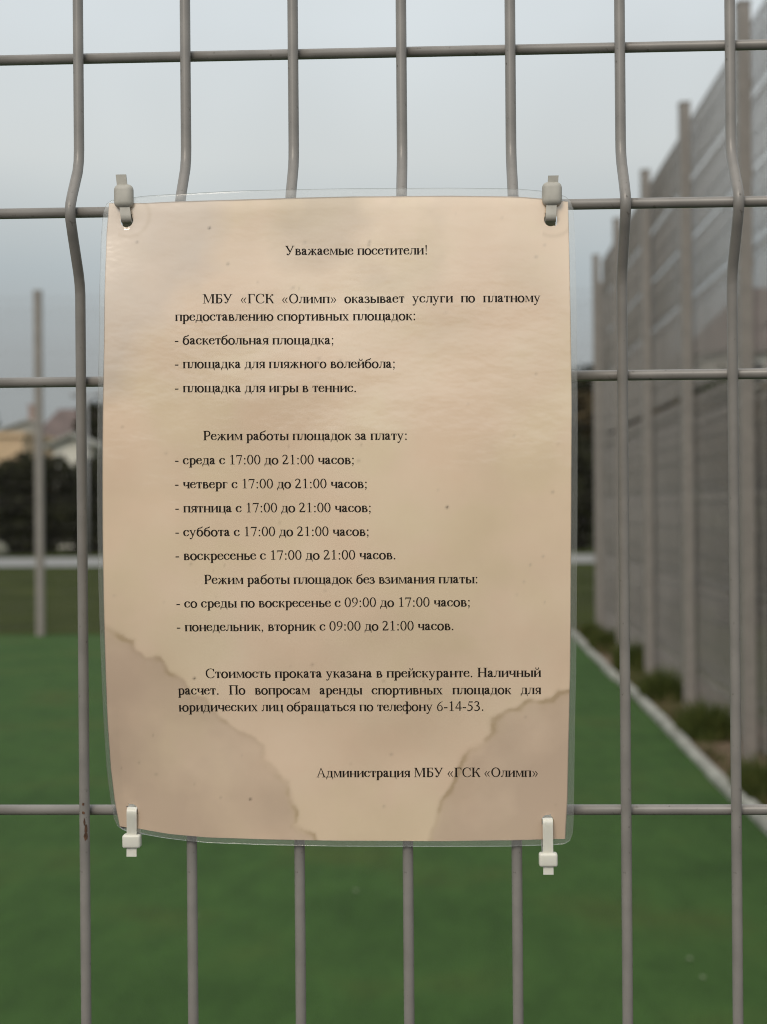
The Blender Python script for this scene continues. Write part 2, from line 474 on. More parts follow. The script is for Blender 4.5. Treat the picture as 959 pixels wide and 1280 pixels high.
# the wood behind the photographer: it shows only as the dark lower part of the glare on the laminate
rgw = random.Random(77); blobs = []
for k in range(46):
    x = -34 + k * 1.5 + rgw.uniform(-.5, .5); h = rgw.uniform(1.6, 2.6)
    blobs.append(((x, -27 + rgw.uniform(-2, 2), h * .75), (1.9, 1.6, h)))
o = leaf_cloud('woods', blobs, 9000, .34, M['leaf_mid'], None, 78)
tag(o, 'dark wood standing behind the photographer, mirrored in the laminate', 'woods', kind='stuff')

# grass tufts along the foot of the right fence
M['dry_grass'] = noisy('dry_grass', (.10, .075, .040), (.17, .13, .075), 10, .9, spec=.1)
def tuft(label, x, y_, w, h, seed, n=420):
    rg = random.Random(seed); b_ = MB()
    for _ in range(n):
        a = rg.uniform(0, 6.28); r = rg.random() ** .6
        bx, by = math.cos(a) * r * w * .5, math.sin(a) * r * w * .8
        hh = h * rg.uniform(.45, 1.05) * (1 - .45 * r); lean = Vector((math.cos(a), math.sin(a), 0)) * hh * rg.uniform(.05, .55)
        t = rg.uniform(0, 6.28); s = Vector((math.cos(t), math.sin(t), 0)) * .006
        p0 = Vector((bx, by, 0)); p1 = p0 + lean * .4 + Vector((0, 0, hh * .6)); p2 = p0 + lean + Vector((0, 0, hh))
        b_.face([p0 - s, p0 + s, p1 + s * .8, p1 - s * .8]); b_.face([p1 - s * .8, p1 + s * .8, p2])
    o = b_.build('grass_tuft', M['grass_blade'], None, loc=(x, y_, .004))
    return tag(o, label, 'grass tuft', 'grass tufts between kerb and right fence')
tuft('broad green grass tuft nearest to the camera, at the right picture edge by the fence', 1.74, 7.6, .40, .27, 1, 700)
tuft('bushy green grass tuft right of the second fence post, beside the nearest wire', 1.77, 9.75, .40, .32, 2, 700)
tuft('dark green grass tuft left of the second fence post, against the kerb', 1.74, 11.75, .36, .34, 3, 700)
tuft('upright dark green grass tuft touching the second wire from the right', 1.77, 14.0, .34, .40, 4, 700)
tuft('olive grass tuft on the soil strip left of the second wire from the right', 1.74, 16.1, .36, .32, 5, 700)
tuft('farthest small grass tuft where the kerb meets the far fence', 1.74, 17.8, .24, .26, 6)
rg = random.Random(5); b_ = MB()
for _ in range(9000):                                       # thin weeds over the strip
    x = rg.uniform(1.60, 2.15); y_ = rg.uniform(2.0, 18.5)
    if noise.noise(Vector((x * 3, y_ * .9, 0))) < -.05: continue
    t = rg.uniform(0, 6.28); s = Vector((math.cos(t), math.sin(t), 0)) * .006; h = rg.uniform(.04, .16)
    p = Vector((x, y_, .004)); q = p + Vector((rg.uniform(-.06, .06), rg.uniform(-.04, .04), h))
    b_.face([p - s, p + s, q], 1 if rg.random() < .5 else 0)
tag(b_.build('weeds', [M['grass_blade'], M['dry_grass']]), 'sparse weeds growing on the soil strip beside the kerb', 'weeds', kind='stuff')
for px, py, sz, lb in ((-.97, 5.07, .009, 'pale leaf scrap on the turf at lower left, beside the first thick wire'),
                       (-.38, 5.46, .009, 'pale leaf scrap on the turf just below the bottom edge of the notice'),
                       (.82, 4.54, .009, 'upper of two pale leaf scraps on the turf at lower right'),
                       (.83, 4.33, .008, 'lower of two pale leaf scraps on the turf at lower right')):
    b_ = MB(); rr = random.Random(int(px * 1000))
    ring = [(math.cos(a) * sz * rr.uniform(.7, 1.2), math.sin(a) * sz * rr.uniform(1.0, 1.9)) for a in [k * .785 for k in range(8)]]
    for k in range(8):
        a_, c_ = ring[k], ring[(k + 1) % 8]
        b_.face([(0, 0, .014), (a_[0], a_[1], .007 + .006 * (k % 2)), (c_[0], c_[1], .007 + .006 * ((k + 1) % 2))])
    tag(b_.build('fallen_leaf', M['pale_leaf'], None, loc=(px, py, .004)), lb, 'leaf', 'leaf scraps on the turf')

# a pale boulder before the brown hedge
bm = bmesh.new(); bmesh.ops.create_icosphere(bm, subdivisions=3, radius=.45)
for v in bm.verts:
    v.co *= 1 + .22 * noise.noise(v.co * 2.3); v.co.z *= .8
me = bpy.data.meshes.new('boulder'); bm.to_mesh(me); bm.free()
tag(link('boulder', me, M['stone'], None, True, (-17.1, 56.5, .22)), 'pale boulder on the grass before the brown hedge', 'boulder')

# ------------------------------------------------------------------ buildings far behind the court
def windows(root, rects, y):
    for x0, x1, z0, z1 in rects:
        f = MB(); t = .09
        f.box((x0, y - .06, z0), (x0 + t, y - .003, z1)); f.box((x1 - t, y - .06, z0), (x1, y - .003, z1))
        f.box((x0 + t, y - .06, z0), (x1 - t, y - .003, z0 + t)); f.box((x0 + t, y - .06, z1 - t), (x1 - t, y - .003, z1))
        fo = f.build('window', M['frame'], root)
        p = MB(); p.box((x0 + t, y - .03, z0 + t), (x1 - t, y - .003, z1 - t)); p.build('pane', M['glass'], fo)

def flat_building(name, label, cat, x, y, w, d, h, wall, roof, wins=()):
    root = empty(name, (x, y, 0)); tag(root, label, cat)
    b_ = MB(); b_.box((0, 0, 0), (w, d, h)); b_.build('wall', M[wall], root)
    b_ = MB(); b_.box((-.15, -.15, h), (w + .15, d + .15, h + .28)); b_.build('roof', M[roof], root)
    windows(root, wins, 0)
    return root

def gable_building(name, label, cat, x, y, w, d, h, peak, wall, roof, wins=(), front_gable=True, chimney=None):
    root = empty(name, (x, y, 0)); tag(root, label, cat)
    b_ = MB(); b_.box((0, 0, 0), (w, d, h))
    o_ = .35
    r_ = MB()
    if front_gable:
        for yy in (0, d): b_.face([(0, yy, h), (w, yy, h), (w / 2, yy, peak)])
        for s in (0, 1):
            xe, xs_ = (-o_, w / 2) if s == 0 else (w + o_, w / 2)
            ze = h - (peak - h) * o_ / (w / 2)
            r_.face([(xe, -o_, ze + .02), (xs_, -o_, peak + .02), (xs_, d + o_, peak + .02), (xe, d + o_, ze + .02)])
            r_.face([(xe, -o_, ze + .2), (xs_, -o_, peak + .2), (xs_, d + o_, peak + .2), (xe, d + o_, ze + .2)])
            r_.face([(xe, -o_, ze + .02), (xs_, -o_, peak + .02), (xs_, -o_, peak + .2), (xe, -o_, ze + .2)])
            r_.face([(xe, -o_, ze + .02), (xe, d + o_, ze + .02), (xe, d + o_, ze + .2), (xe, -o_, ze + .2)])
    else:                                                        # hipped roof
        A_ = [(-o_, -o_, h + .01), (w + o_, -o_, h + .01), (w + o_, d + o_, h + .01), (-o_, d + o_, h + .01)]
        p, q = (w * .28, d / 2, peak), (w * .72, d / 2, peak)
        r_.face([A_[0], A_[1], q, p]); r_.face([A_[2], A_[3], p, q]); r_.face([A_[1], A_[2], q]); r_.face([A_[3], A_[0], p]); r_.face(A_[::-1])
    b_.build('wall', M[wall], root)
    ro = r_.build('roof', M[roof], root)
    if chimney:
        c = MB(); cx_, cw, z0, z1 = chimney
        c.box((cx_, d * .4, z0), (cx_ + cw, d * .4 + cw, z1)); c.box((cx_ - .08, d * .4 - .08, z1), (cx_ + cw + .08, d * .4 + cw + .08, z1 + .15))
        c.build('chimney', M['brick'], ro)
    windows(root, wins, 0)
    return root
flat_building('flat_building', 'low beige flat roofed building at the left picture edge above the hedge', 'building', -34.0, 80, 11.3, 7, 5.75, 'beige', 'beige', [(2, 3.4, 2.6, 4.2), (5.5, 6.9, 2.6, 4.2)])
gable_building('house', 'pale grey gabled house with a brick chimney behind the beige building', 'house', -44.8, 148, 7.0, 9, 9.6, 10.8, 'grey_wall', 'grey_wall', [(1, 2.2, 6.6, 8.2), (4.4, 5.6, 6.6, 8.2)], True, (2.6, .9, 10.0, 12.6))
gable_building('house', 'reddish house with a brown hipped roof beside the dark tree', 'house', -28.6, 100, 6.2, 8, 5.4, 8.9, 'brick', 'brown_roof', [(1, 2.1, 3.0, 4.6), (3.8, 4.9, 3.0, 4.6)], False)
gable_building('shed', 'small white shed with a low grey roof above the dark hedge', 'shed', -17.9, 68, 1.7, 2, 4.7, 5.1, 'white_wall', 'kerb', [(.6, 1.1, 3.0, 3.6)], True)
gable_building('house', 'pale house with a dark window seen through the mesh of the right fence', 'house', 8.0, 47, 7.5, 8, 6.4, 9.0, 'white_wall', 'brown_roof', [(1.25, 2.0, 5.3, 6.2), (4.2, 5.0, 5.3, 6.2)], False)

lamp = empty('street_lamp', (-13.62, 56.5, 0)); tag(lamp, 'grey double arm street lamp rising over the hedge left of the notice', 'street lamp')
b_ = MB(); b_.tube([(0, 0, 0), (0, 0, 3), (0, 0, 6.1)], [.09, .07, .05], 10); b_.build('pole', M['lamp_metal'], lamp, True)
for s in (-1, 1):
    b_ = MB(); b_.tube([(0, 0, 5.95), (s * .12, 0, 6.05), (s * .3, 0, 6.08)], .028, 8); b_.build('arm', M['lamp_metal'], lamp, True)
    b_ = MB(); b_.tube([(s * .28, 0, 6.08), (s * .36, 0, 6.09), (s * .55, 0, 6.08), (s * .6, 0, 6.06)], [.04, .09, .085, .03], 10); b_.build('lamp_head', M['lamp_metal'], lamp, True)

# ------------------------------------------------------------------ a serif Cyrillic alphabet drawn in code (1000 units per em)
ST, HR, XH, CH = 122.0, 58.0, 450.0, 662.0
ADV = dict(zip('абвгдежзийклмнопрстуфхцчшщыьюя', [444,509,472,410,509,444,691,395,535,535,486,499,633,535,500,535,500,444,437,500,648,500,535,503,770,770,671,456,747,460]))
ADV.update({'А':722,'Б':574,'Г':578,'К':667,'М':889,'Н':722,'О':722,'П':722,'Р':556,'С':667,'У':708,' ':250,'.':250,',':250,':':278,';':278,'-':333,'!':333,'«':500,'»':500})
for _d in '0123456789': ADV[_d] = 500

class Pen:
    def __init__(s): s.f = []
    def poly(s, pts): s.f.append([(float(a), float(b)) for a, b in pts]); return s
    def rect(s, x0, y0, x1, y1): return s.poly([(x0, y0), (x1, y0), (x1, y1), (x0, y1)])
    def dot(s, x, y, r, n=12): return s.poly([(x + r * math.cos(6.2832 * k / n), y + r * math.sin(6.2832 * k / n)) for k in range(n)])
    def rib(s, pts, w=None, n=6, closed=False, st=ST, hr=HR, ends=(1, 1)):
        """a pen stroke through the points; without w it is thick going up and down and thin going sideways"""
        P = [(p[0], p[1]) for p in pts]; N = len(P)
        if N == 2 or n == 1: S = P
        else:
            S = []
            rngi = range(N if closed else N - 1)
            for i in rngi:
                g_ = lambda j: P[j % N] if closed else P[min(max(j, 0), N - 1)]
                p0, p1, p2, p3 = g_(i - 1), g_(i), g_(i + 1), g_(i + 2)
                for k in range(n):
                    t = k / n; t2, t3 = t * t, t * t * t
                    S.append(tuple(.5 * (2 * p1[a] + (p2[a] - p0[a]) * t + (2 * p0[a] - 5 * p1[a] + 4 * p2[a] - p3[a]) * t2 + (3 * p1[a] - p0[a] - 3 * p2[a] + p3[a]) * t3) for a in (0, 1)))
            if not closed: S.append(P[-1])
        K = len(S); Lp, Rp = [], []
        for i in range(K):
            a = S[(i - 1) % K] if closed else S[max(i - 1, 0)]
            b = S[(i + 1) % K] if closed else S[min(i + 1, K - 1)]
            dx, dy = b[0] - a[0], b[1] - a[1]; l = math.hypot(dx, dy) or 1
            dx, dy = dx / l, dy / l
            ww = w if w is not None else hr + (st - hr) * abs(dy) ** 1.6
            if not closed:
                fr = i / (K - 1)
                ww *= ends[0] + (1 - ends[0]) * min(1, fr * 3) if fr < .34 else (ends[1] + (1 - ends[1]) * min(1, (1 - fr) * 3) if fr > .66 else 1)
            Lp.append((S[i][0] - dy * ww / 2, S[i][1] + dx * ww / 2)); Rp.append((S[i][0] + dy * ww / 2, S[i][1] - dx * ww / 2))
        for i in range(K if closed else K - 1):
            j = (i + 1) % K
            s.poly([Lp[i], Rp[i], Rp[j], Lp[j]])
        return s
    def slab(s, x0, x1, y, up, inner=None, h=27):
        """a serif: thin slab with a bracket into the stem between inner = (left, right)"""
        ya, yb = (y, y + h) if up else (y - h, y)
        s.rect(x0, ya, x1, yb)
        if inner:
            a, b = inner; t = yb if up else ya; q = t + (26 if up else -26); o = 20
            s.poly([(a - o, t), (a, t), (a, q)]); s.poly([(b, t), (b + o, t), (b, q)])
        return s
    def stem(s, x, y0, y1, w=ST, bot=1, top=1, sl=28, sl2=None, tl=None):
        """upright with left edge x; bot / top: slab serif"""
        s.rect(x, y0, x + w, y1)
        if bot: s.slab(x - sl, x + w + (sl2 or sl), y0, True, (x, x + w))
        if top: s.slab(x - (tl or sl), x + w + (sl2 or sl), y1, False, (x, x + w))
        return s
    def ring(s, cx, cy, rx, ry, st=ST, hr=HR):
        return s.rib([(cx + rx * math.cos(a), cy + ry * math.sin(a)) for a in [6.2832 * k / 12 for k in range(12)]], None, 4, True, st, hr)

G = {}
def glyph(ch):
    def deco(fn):
        p = Pen(); fn(p); G[ch] = p.f
        return fn
    return deco
CS = 126.0                                                        # capital stems
@glyph('а')
def _(p):
    p.rib([(92, 330), (105, 395), (190, 432), (262, 405), (290, 320), (291, 200), (292, 90), (320, 38), (362, 40), (412, 72)], None, ends=(1, .7)); p.dot(98, 340, 48)
    p.rib([(290, 285), (185, 243), (105, 185), (82, 110), (118, 46), (190, 42), (290, 108)], None)
@glyph('б')
def _(p):
    p.ring(252, 215, 178, 208)
    p.rib([(78, 230), (82, 380), (120, 500), (210, 575), (330, 600), (420, 655), (436, 690)], None, st=84, ends=(1, .8)); 
@glyph('в')
def _(p):
    p.stem(62, 0, XH); p.rib([(140, 432), (250, 430), (330, 395), (332, 300), (268, 250), (150, 238)], None, st=86); p.rib([(150, 240), (280, 238), (378, 190), (382, 85), (300, 25), (140, 20)], None)
@glyph('г')
def _(p):
    p.stem(62, 0, XH); p.rect(140, XH - 36, 372, XH); p.poly([(372, XH), (380, XH - 140), (352, XH - 140), (318, XH - 36)])
@glyph('д')
def _(p):
    p.rect(90, XH - 32, 452, XH); p.rect(330, 0, 330 + ST, XH); p.rib([(165, XH), (160, 300), (140, 150), (88, 30)], 44, 5)
    p.rect(14, 0, 494, 36); p.poly([(14, 36), (14, -150), (42, -150), (80, 0)]); p.poly([(494, 36), (494, -150), (466, -150), (430, 0)]); p.rect(14, 0, 60, 36)
@glyph('е')
def _(p):
    p.rect(80, 262, 395, 298); p.rib([(372, 270), (362, 360), (300, 425), (226, 434), (135, 395), (76, 300), (72, 200), (110, 95), (190, 38), (290, 38), (370, 90), (412, 155)], None, hr=36, ends=(.8, .6))
@glyph('ж')
def _(p):
    p.stem(300, 0, XH)
    for s in (-1, 1):
        f = lambda x: 346 + s * (x - 346)
        p.rib([(f(330), 232), (f(425), 245), (f(490), 320), (f(540), 395), (f(590), 425)], 42, 5); p.dot(f(596), 404, 40)
        p.rib([(f(400), 238), (f(500), 190), (f(590), 40), (f(640), 8)], 84, 5, ends=(.5, .6)); p.rect(min(f(560), f(686)), 0, max(f(560), f(686)), 27)
@glyph('з')
def _(p):
    p.rib([(55, 345), (95, 415), (185, 435), (275, 405), (292, 330), (240, 265), (140, 245)], None, st=84); p.dot(64, 350, 40)
    p.rib([(140, 245), (260, 235), (328, 170), (318, 80), (240, 25), (150, 15), (70, 45), (28, 110)], None, ends=(1, .7)); p.dot(56, 84, 36)
def _i(p):
    p.stem(58, 0, XH); p.stem(385, 0, XH); p.poly([(146, 70), (146, 122), (389, 385), (389, 333)])
glyph('и')(_i)
@glyph('й')
def _(p):
    _i(p); p.rib([(165, 640), (180, 565), (268, 525), (355, 565), (370, 640)], None, st=50, hr=46); p.dot(168, 630, 36); p.dot(367, 630, 36)
@glyph('к')
def _(p):
    p.stem(58, 0, XH); p.rib([(130, 228), (235, 245), (300, 325), (350, 400), (400, 425)], 42, 5); p.dot(408, 402, 40)
    p.rib([(215, 240), (300, 190), (395, 40), (440, 8)], 86, 5, ends=(.5, .6)); p.rect(360, 0, 486, 27)
@glyph('л')
def _(p):
    p.stem(348, 0, XH); p.rect(120, XH - 32, 440, XH); p.rib([(176, XH), (172, 320), (160, 170), (125, 60), (75, 22), (40, 50)], 46, 5); p.dot(52, 44, 42); p.rect(130, XH - 27, 180, XH)
@glyph('м')
def _(p):
    p.rect(78, 0, 118, XH); p.slab(22, 176, 0, True); p.rect(30, XH - 27, 150, XH); p.stem(476, 0, XH)
    p.poly([(84, XH), (180, XH), (338, 70), (300, 0)]); p.poly([(300, 0), (322, 110), (478, XH), (520, XH)])
@glyph('н')
def _(p): p.stem(58, 0, XH); p.stem(385, 0, XH); p.rect(140, 210, 392, 248)
@glyph('о')
def _(p): p.ring(250, 218, 184, 214)
@glyph('п')
def _(p): p.stem(58, 0, XH); p.stem(385, 0, XH); p.rect(140, XH - 36, 392, XH)
@glyph('р')
def _(p):
    p.rect(70, -217, 70 + ST, 440); p.slab(14, 225, -217, True, (70, 162)); p.poly([(10, 395), (162, 455), (162, 405), (70, 385), (10, 375)])
    p.rib([(150, 365), (225, 422), (320, 418), (405, 335), (425, 220), (395, 90), (310, 20), (220, 20), (150, 62)], None, ends=(.7, .8))
@glyph('с')
def _(p): p.rib([(372, 335), (345, 405), (250, 434), (150, 400), (78, 300), (74, 195), (115, 90), (195, 36), (295, 40), (370, 95), (408, 150)], None, hr=38, ends=(.9, .6)); p.dot(358, 338, 44)
@glyph('т')
def _(p):
    p.stem(172, 0, XH, top=0); p.rect(30, XH - 36, 408, XH)
    p.poly([(30, XH), (22, XH - 145), (48, XH - 145), (90, XH - 36)]); p.poly([(408, XH), (416, XH - 145), (390, XH - 145), (348, XH - 36)])
@glyph('у')
def _(p):
    p.rib([(85, 440), (180, 230), (268, 30)], 92, 4); p.rib([(410, 440), (330, 240), (240, 10), (180, -130), (120, -185), (70, -168)], 46, 5); p.dot(74, -160, 46)
    p.rect(12, XH - 27, 200, XH); p.rect(330, XH - 27, 480, XH)
@glyph('ф')
def _(p):
    p.rect(280, -217, 280 + ST - 4, 683); p.slab(215, 433, -217, True, (280, 368)); p.rect(215, 656, 300, 683)
    p.ring(184, 218, 140, 212, 80); p.ring(464, 218, 140, 212, 80)
@glyph('х')
def _(p):
    p.rib([(95, 440), (250, 225), (405, 12)], 94, 4); p.rib([(398, 440), (245, 220), (92, 12)], 42, 4)
    for a, b, y in ((18, 220, 1), (300, 470, 1), (22, 185, 0), (285, 490, 0)): p.rect(a, XH - 27 if y else 0, b, XH if y else 27)
@glyph('ц')
def _(p):
    p.stem(58, 0, XH, bot=0); p.stem(385, 0, XH, bot=0); p.rect(18, 0, 525, 36); p.poly([(525, 36), (525, -150), (497, -150), (455, 0)])
@glyph('ч')
def _(p):
    p.stem(352, 0, XH); p.stem(55, 250, XH, bot=0); p.rib([(101, 270), (118, 205), (190, 178), (280, 195), (360, 240)], None, st=84, hr=44)
@glyph('щ')
def _(p):
    for x in (58, 340, 622): p.stem(x, 0, XH, bot=0)
    p.rect(18, 0, 762, 36); p.poly([(762, 36), (762, -150), (734, -150), (690, 0)])
@glyph('ш')
def _(p):
    for x in (58, 340, 622): p.stem(x, 0, XH, bot=0)
    p.rect(18, 0, 752, 36)
def _soft(p):
    p.stem(58, 0, XH); p.rib([(140, 258), (265, 252), (368, 205), (378, 95), (300, 25), (140, 18)], None)
glyph('ь')(_soft)
@glyph('ы')
def _(p): _soft(p); p.stem(520, 0, XH)
@glyph('ю')
def _(p): p.stem(58, 0, XH); p.rect(140, 210, 330, 248); p.ring(508, 218, 176, 214)
@glyph('я')
def _(p):
    p.stem(312, 0, XH); p.rib([(330, 430), (220, 430), (128, 395), (100, 315), (135, 235), (220, 205), (330, 203)], None, st=86)
    p.rib([(240, 212), (180, 130), (125, 40), (70, 14)], 66, 5, ends=(1, .7)); p.rect(10, 0, 110, 27)
@glyph('У')
def _(p):
    p.rib([(110, 655), (250, 420), (385, 215)], 104, 4); p.rib([(595, 655), (480, 430), (365, 190), (300, 70), (230, 15), (165, 40)], 54, 5); p.dot(170, 62, 52)
    p.rect(20, CH - 28, 260, CH); p.rect(500, CH - 28, 690, CH)
@glyph('М')
def _(p):
    p.rect(120, 0, 160, CH); p.slab(28, 252, 0, True); p.stem(690, 0, CH, CS, sl=60); p.rect(24, CH - 28, 170, CH)
    p.poly([(110, CH), (225, CH), (465, 110), (420, 0)]); p.poly([(420, 0), (445, 130), (668, CH), (712, CH)])
@glyph('Б')
def _(p):
    p.stem(95, 0, CH, CS, sl=65); p.rect(190, CH - 36, 490, CH); p.poly([(490, CH), (500, CH - 150), (472, CH - 150), (425, CH - 36)])
    p.rib([(190, 372), (330, 368), (455, 310), (490, 195), (440, 80), (330, 25), (190, 19)], None, st=100)
@glyph('Г')
def _(p): p.stem(100, 0, CH, CS, sl=68); p.rect(190, CH - 38, 535, CH); p.poly([(535, CH), (548, CH - 175), (520, CH - 175), (462, CH - 38)])
@glyph('С')
def _(p):
    p.rib([(592, 470), (560, 590), (440, 655), (330, 655), (200, 600), (105, 480), (85, 330), (110, 180), (205, 60), (340, 8), (470, 15), (570, 70), (628, 150)], None, st=104, hr=42, ends=(.5, .5)); p.poly([(605, 672), (618, 672), (624, 455), (598, 455), (560, 585)])
@glyph('К')
def _(p):
    p.stem(95, 0, CH, CS, sl=65); p.rib([(180, 335), (320, 350), (410, 470), (480, 590), (555, 620)], 50, 5); p.dot(566, 590, 52)
    p.rib([(305, 350), (410, 290), (550, 60), (610, 12)], 104, 5, ends=(.5, .6)); p.rect(500, 0, 668, 28)
@glyph('О')
def _(p): p.ring(361, 331, 272, 320, 106, 42)
@glyph('П')
def _(p): p.stem(95, 0, CH, CS, sl=72); p.stem(523, 0, CH, CS, sl=72); p.rect(190, CH - 40, 530, CH)
@glyph('Р')
def _(p): p.stem(95, 0, CH, CS, sl=72); p.rib([(190, 642), (340, 640), (458, 585), (490, 470), (445, 350), (330, 296), (190, 296)], None, st=100)
@glyph('Н')
def _(p): p.stem(95, 0, CH, CS, sl=72); p.stem(523, 0, CH, CS, sl=72); p.rect(190, 318, 530, 358)
@glyph('А')
def _(p):
    p.poly([(340, 674), (372, 674), (640, 20), (530, 20)]); p.poly([(340, 674), (360, 610), (130, 20), (80, 20)]); p.rect(205, 222, 500, 258)
    p.rect(15, 0, 225, 28); p.rect(440, 0, 708, 28)
@glyph('0')
def _(p): p.ring(250, 333, 178, 325, 88, 38)
@glyph('1')
def _(p): p.rect(212, 20, 300, 676); p.slab(110, 400, 0, True, (212, 300)); p.poly([(105, 585), (300, 676), (300, 620), (212, 590), (112, 560)])
@glyph('2')
def _(p): p.rib([(50, 520), (105, 625), (215, 655), (330, 600), (350, 480), (280, 330), (150, 170), (60, 60)], None, st=90, ends=(.6, 1)); p.poly([(35, 0), (425, 0), (470, 140), (440, 140), (400, 84), (60, 70)])
@glyph('3')
def _(p):
    p.rib([(60, 545), (125, 640), (230, 652), (320, 590), (325, 480), (265, 395), (165, 345)], None, st=86, ends=(.6, .8))
    p.rib([(170, 352), (290, 335), (382, 250), (378, 130), (290, 35), (170, 8), (60, 40)], None, st=92); p.dot(72, 52, 38)
@glyph('4')
def _(p): p.rect(300, 0, 384, 676); p.rect(20, 166, 472, 232); p.poly([(20, 166), (20, 226), (300, 676), (345, 676), (75, 226)])
@glyph('5')
def _(p): p.rect(165, 592, 425, 668); p.poly([(165, 668), (200, 668), (130, 420), (92, 400)]); p.rib([(100, 410), (240, 390), (345, 320), (378, 210), (330, 95), (220, 20), (110, 10), (50, 45)], None, st=96, hr=60); p.dot(64, 56, 36)
@glyph('6')
def _(p): p.rib([(440, 668), (290, 600), (160, 470), (88, 310), (92, 160), (160, 40), (262, 12), (370, 70), (412, 200), (370, 330), (270, 390), (150, 340)], None, st=88, hr=40, ends=(.6, .6))
@glyph('7')
def _(p): p.rect(40, 588, 452, 662); p.poly([(40, 662), (78, 662), (40, 490), (20, 498)]); p.poly([(392, 640), (452, 640), (244, -8), (182, -8)])
@glyph('9')
def _(p): p.rib([(60, -4), (210, 62), (340, 195), (412, 350), (408, 505), (340, 625), (238, 652), (130, 595), (88, 465), (130, 335), (230, 275), (350, 325)], None, st=88, hr=40, ends=(.6, .6))
@glyph('.')
def _(p): p.dot(125, 42, 56)
@glyph(',')
def _(p): p.dot(120, 46, 56); p.poly([(175, 50), (150, -60), (70, -141), (60, -125), (118, -50), (120, 20)])
@glyph(':')
def _(p): p.dot(139, 42, 56); p.dot(139, 405, 56)
@glyph(';')
def _(p): p.dot(139, 405, 56); p.dot(136, 46, 56); p.poly([(190, 50), (165, -60), (85, -141), (75, -125), (133, -50), (135, 20)])
@glyph('-')
def _(p): p.rect(39, 190, 285, 262)
@glyph('!')
def _(p): p.dot(166, 42, 56); p.poly([(115, 640), (166, 680), (217, 640), (180, 176), (152, 176)])
def _quo(p, s):
    for o in (0, 190):
        f = lambda x: 250 + s * (x + o - 250)
        p.poly([(f(36), 215), (f(104), 215), (f(238), 405), (f(184), 405)]); p.poly([(f(36), 215), (f(104), 215), (f(238), 25), (f(184), 25)])
glyph('«')(lambda p: _quo(p, 1))
glyph('»')(lambda p: _quo(p, -1))
G[' '] = []

# ------------------------------------------------------------------ the laminated notice (metres, in the plane of the fence; depth from sheet_y)
KZ = [1.39052, 1.39978, 1.43713, 1.47419, 1.51064, 1.56442, 1.63571, 1.68512, 1.69127, 1.70217]
KY = [-0.0035, -0.0039, -0.008, -0.0135, -0.0185, -0.022, -0.023, -0.022, -0.0216, -0.0208]
PL = [(-0.15124, 1.69065), (-0.15216, 1.67731), (-0.15233, 1.6626), (-0.15292, 1.6264), (-0.15382, 1.59771), (-0.15437, 1.56541), (-0.15483, 1.5294), (-0.15529, 1.49303), (-0.15551, 1.47088), (-0.15581, 1.4558), (-0.1558, 1.43292), (-0.15499, 1.41754), (-0.15423, 1.41137), (-0.15308, 1.4044)]
PR = [(0.05528, 1.68743), (0.05546, 1.66998), (0.05572, 1.63436), (0.05597, 1.59893), (0.05557, 1.56349), (0.05527, 1.52794), (0.05508, 1.48111), (0.05461, 1.45545), (0.0539, 1.41844), (0.05291, 1.40041)]
PT = [(-0.15124, 1.69065), (-0.14266, 1.69027), (-0.13417, 1.69001), (-0.11667, 1.69021), (-0.09305, 1.69046), (-0.06609, 1.69084), (-0.041, 1.69107), (0.00361, 1.69056), (0.03238, 1.68974), (0.04371, 1.68878), (0.05528, 1.68743)]
PB = [(-0.15308, 1.4044), (-0.14698, 1.40424), (-0.14179, 1.40408), (-0.12944, 1.40251), (-0.11086, 1.40087), (-0.0839, 1.40002), (-0.05186, 1.39952), (-0.00312, 1.39918), (0.02863, 1.39958), (0.05291, 1.40041)]
FL = [(-0.15347, 1.69218), (-0.1546, 1.67735), (-0.15469, 1.66264), (-0.15509, 1.62643), (-0.1561, 1.59773), (-0.15666, 1.56543), (-0.15701, 1.52941), (-0.15719, 1.49304), (-0.15724, 1.47089), (-0.15747, 1.4558), (-0.15758, 1.43292), (-0.15675, 1.41754), (-0.15599, 1.41059), (-0.15522, 1.40363)]
FR = [(0.05758, 1.68935), (0.05805, 1.66996), (0.05837, 1.63432), (0.05844, 1.5989), (0.05823, 1.56347), (0.05793, 1.52792), (0.05765, 1.4811), (0.05723, 1.45545), (0.05679, 1.41844), (0.05643, 1.398)]
FT = [(-0.15347, 1.69218), (-0.146, 1.69224), (-0.13447, 1.69323), (-0.12012, 1.69348), (-0.09306, 1.69439), (-0.06608, 1.69455), (-0.04099, 1.69462), (0.00364, 1.69407), (0.03242, 1.69321), (0.04376, 1.69214), (0.05758, 1.68935)]
FB = [(-0.15522, 1.40363), (-0.14791, 1.40197), (-0.14187, 1.40186), (-0.1295, 1.40036), (-0.11091, 1.39843), (-0.08394, 1.39752), (-0.0519, 1.39699), (-0.00314, 1.39666), (0.02861, 1.39687), (0.05643, 1.398)]
HOLES = [(-0.14286, 1.68233), (0.04733, 1.67936), (-0.14636, 1.41323), (0.04483, 1.40897)]
TIES = [(-0.14401, 1.69314), (0.048, 1.69048), (-0.14684, 1.3986), (0.04495, 1.39137)]
STAIN_L = [(-0.15884, 1.5022), (-0.1542, 1.49925), (-0.1481, 1.49666), (-0.14278, 1.4926), (-0.14184, 1.48856), (-0.13652, 1.48449), (-0.12958, 1.48446), (-0.1254, 1.47891), (-0.12041, 1.4752), (-0.11627, 1.4678), (-0.10973, 1.46629), (-0.10486, 1.45848), (-0.09843, 1.45325), (-0.09051, 1.44839), (-0.08404, 1.4439), (-0.0842, 1.43718), (-0.07884, 1.4312), (-0.07269, 1.42671), (-0.07139, 1.41849), (-0.06927, 1.414), (-0.07086, 1.40726), (-0.06211, 1.40277), (-0.06, 1.39606)]
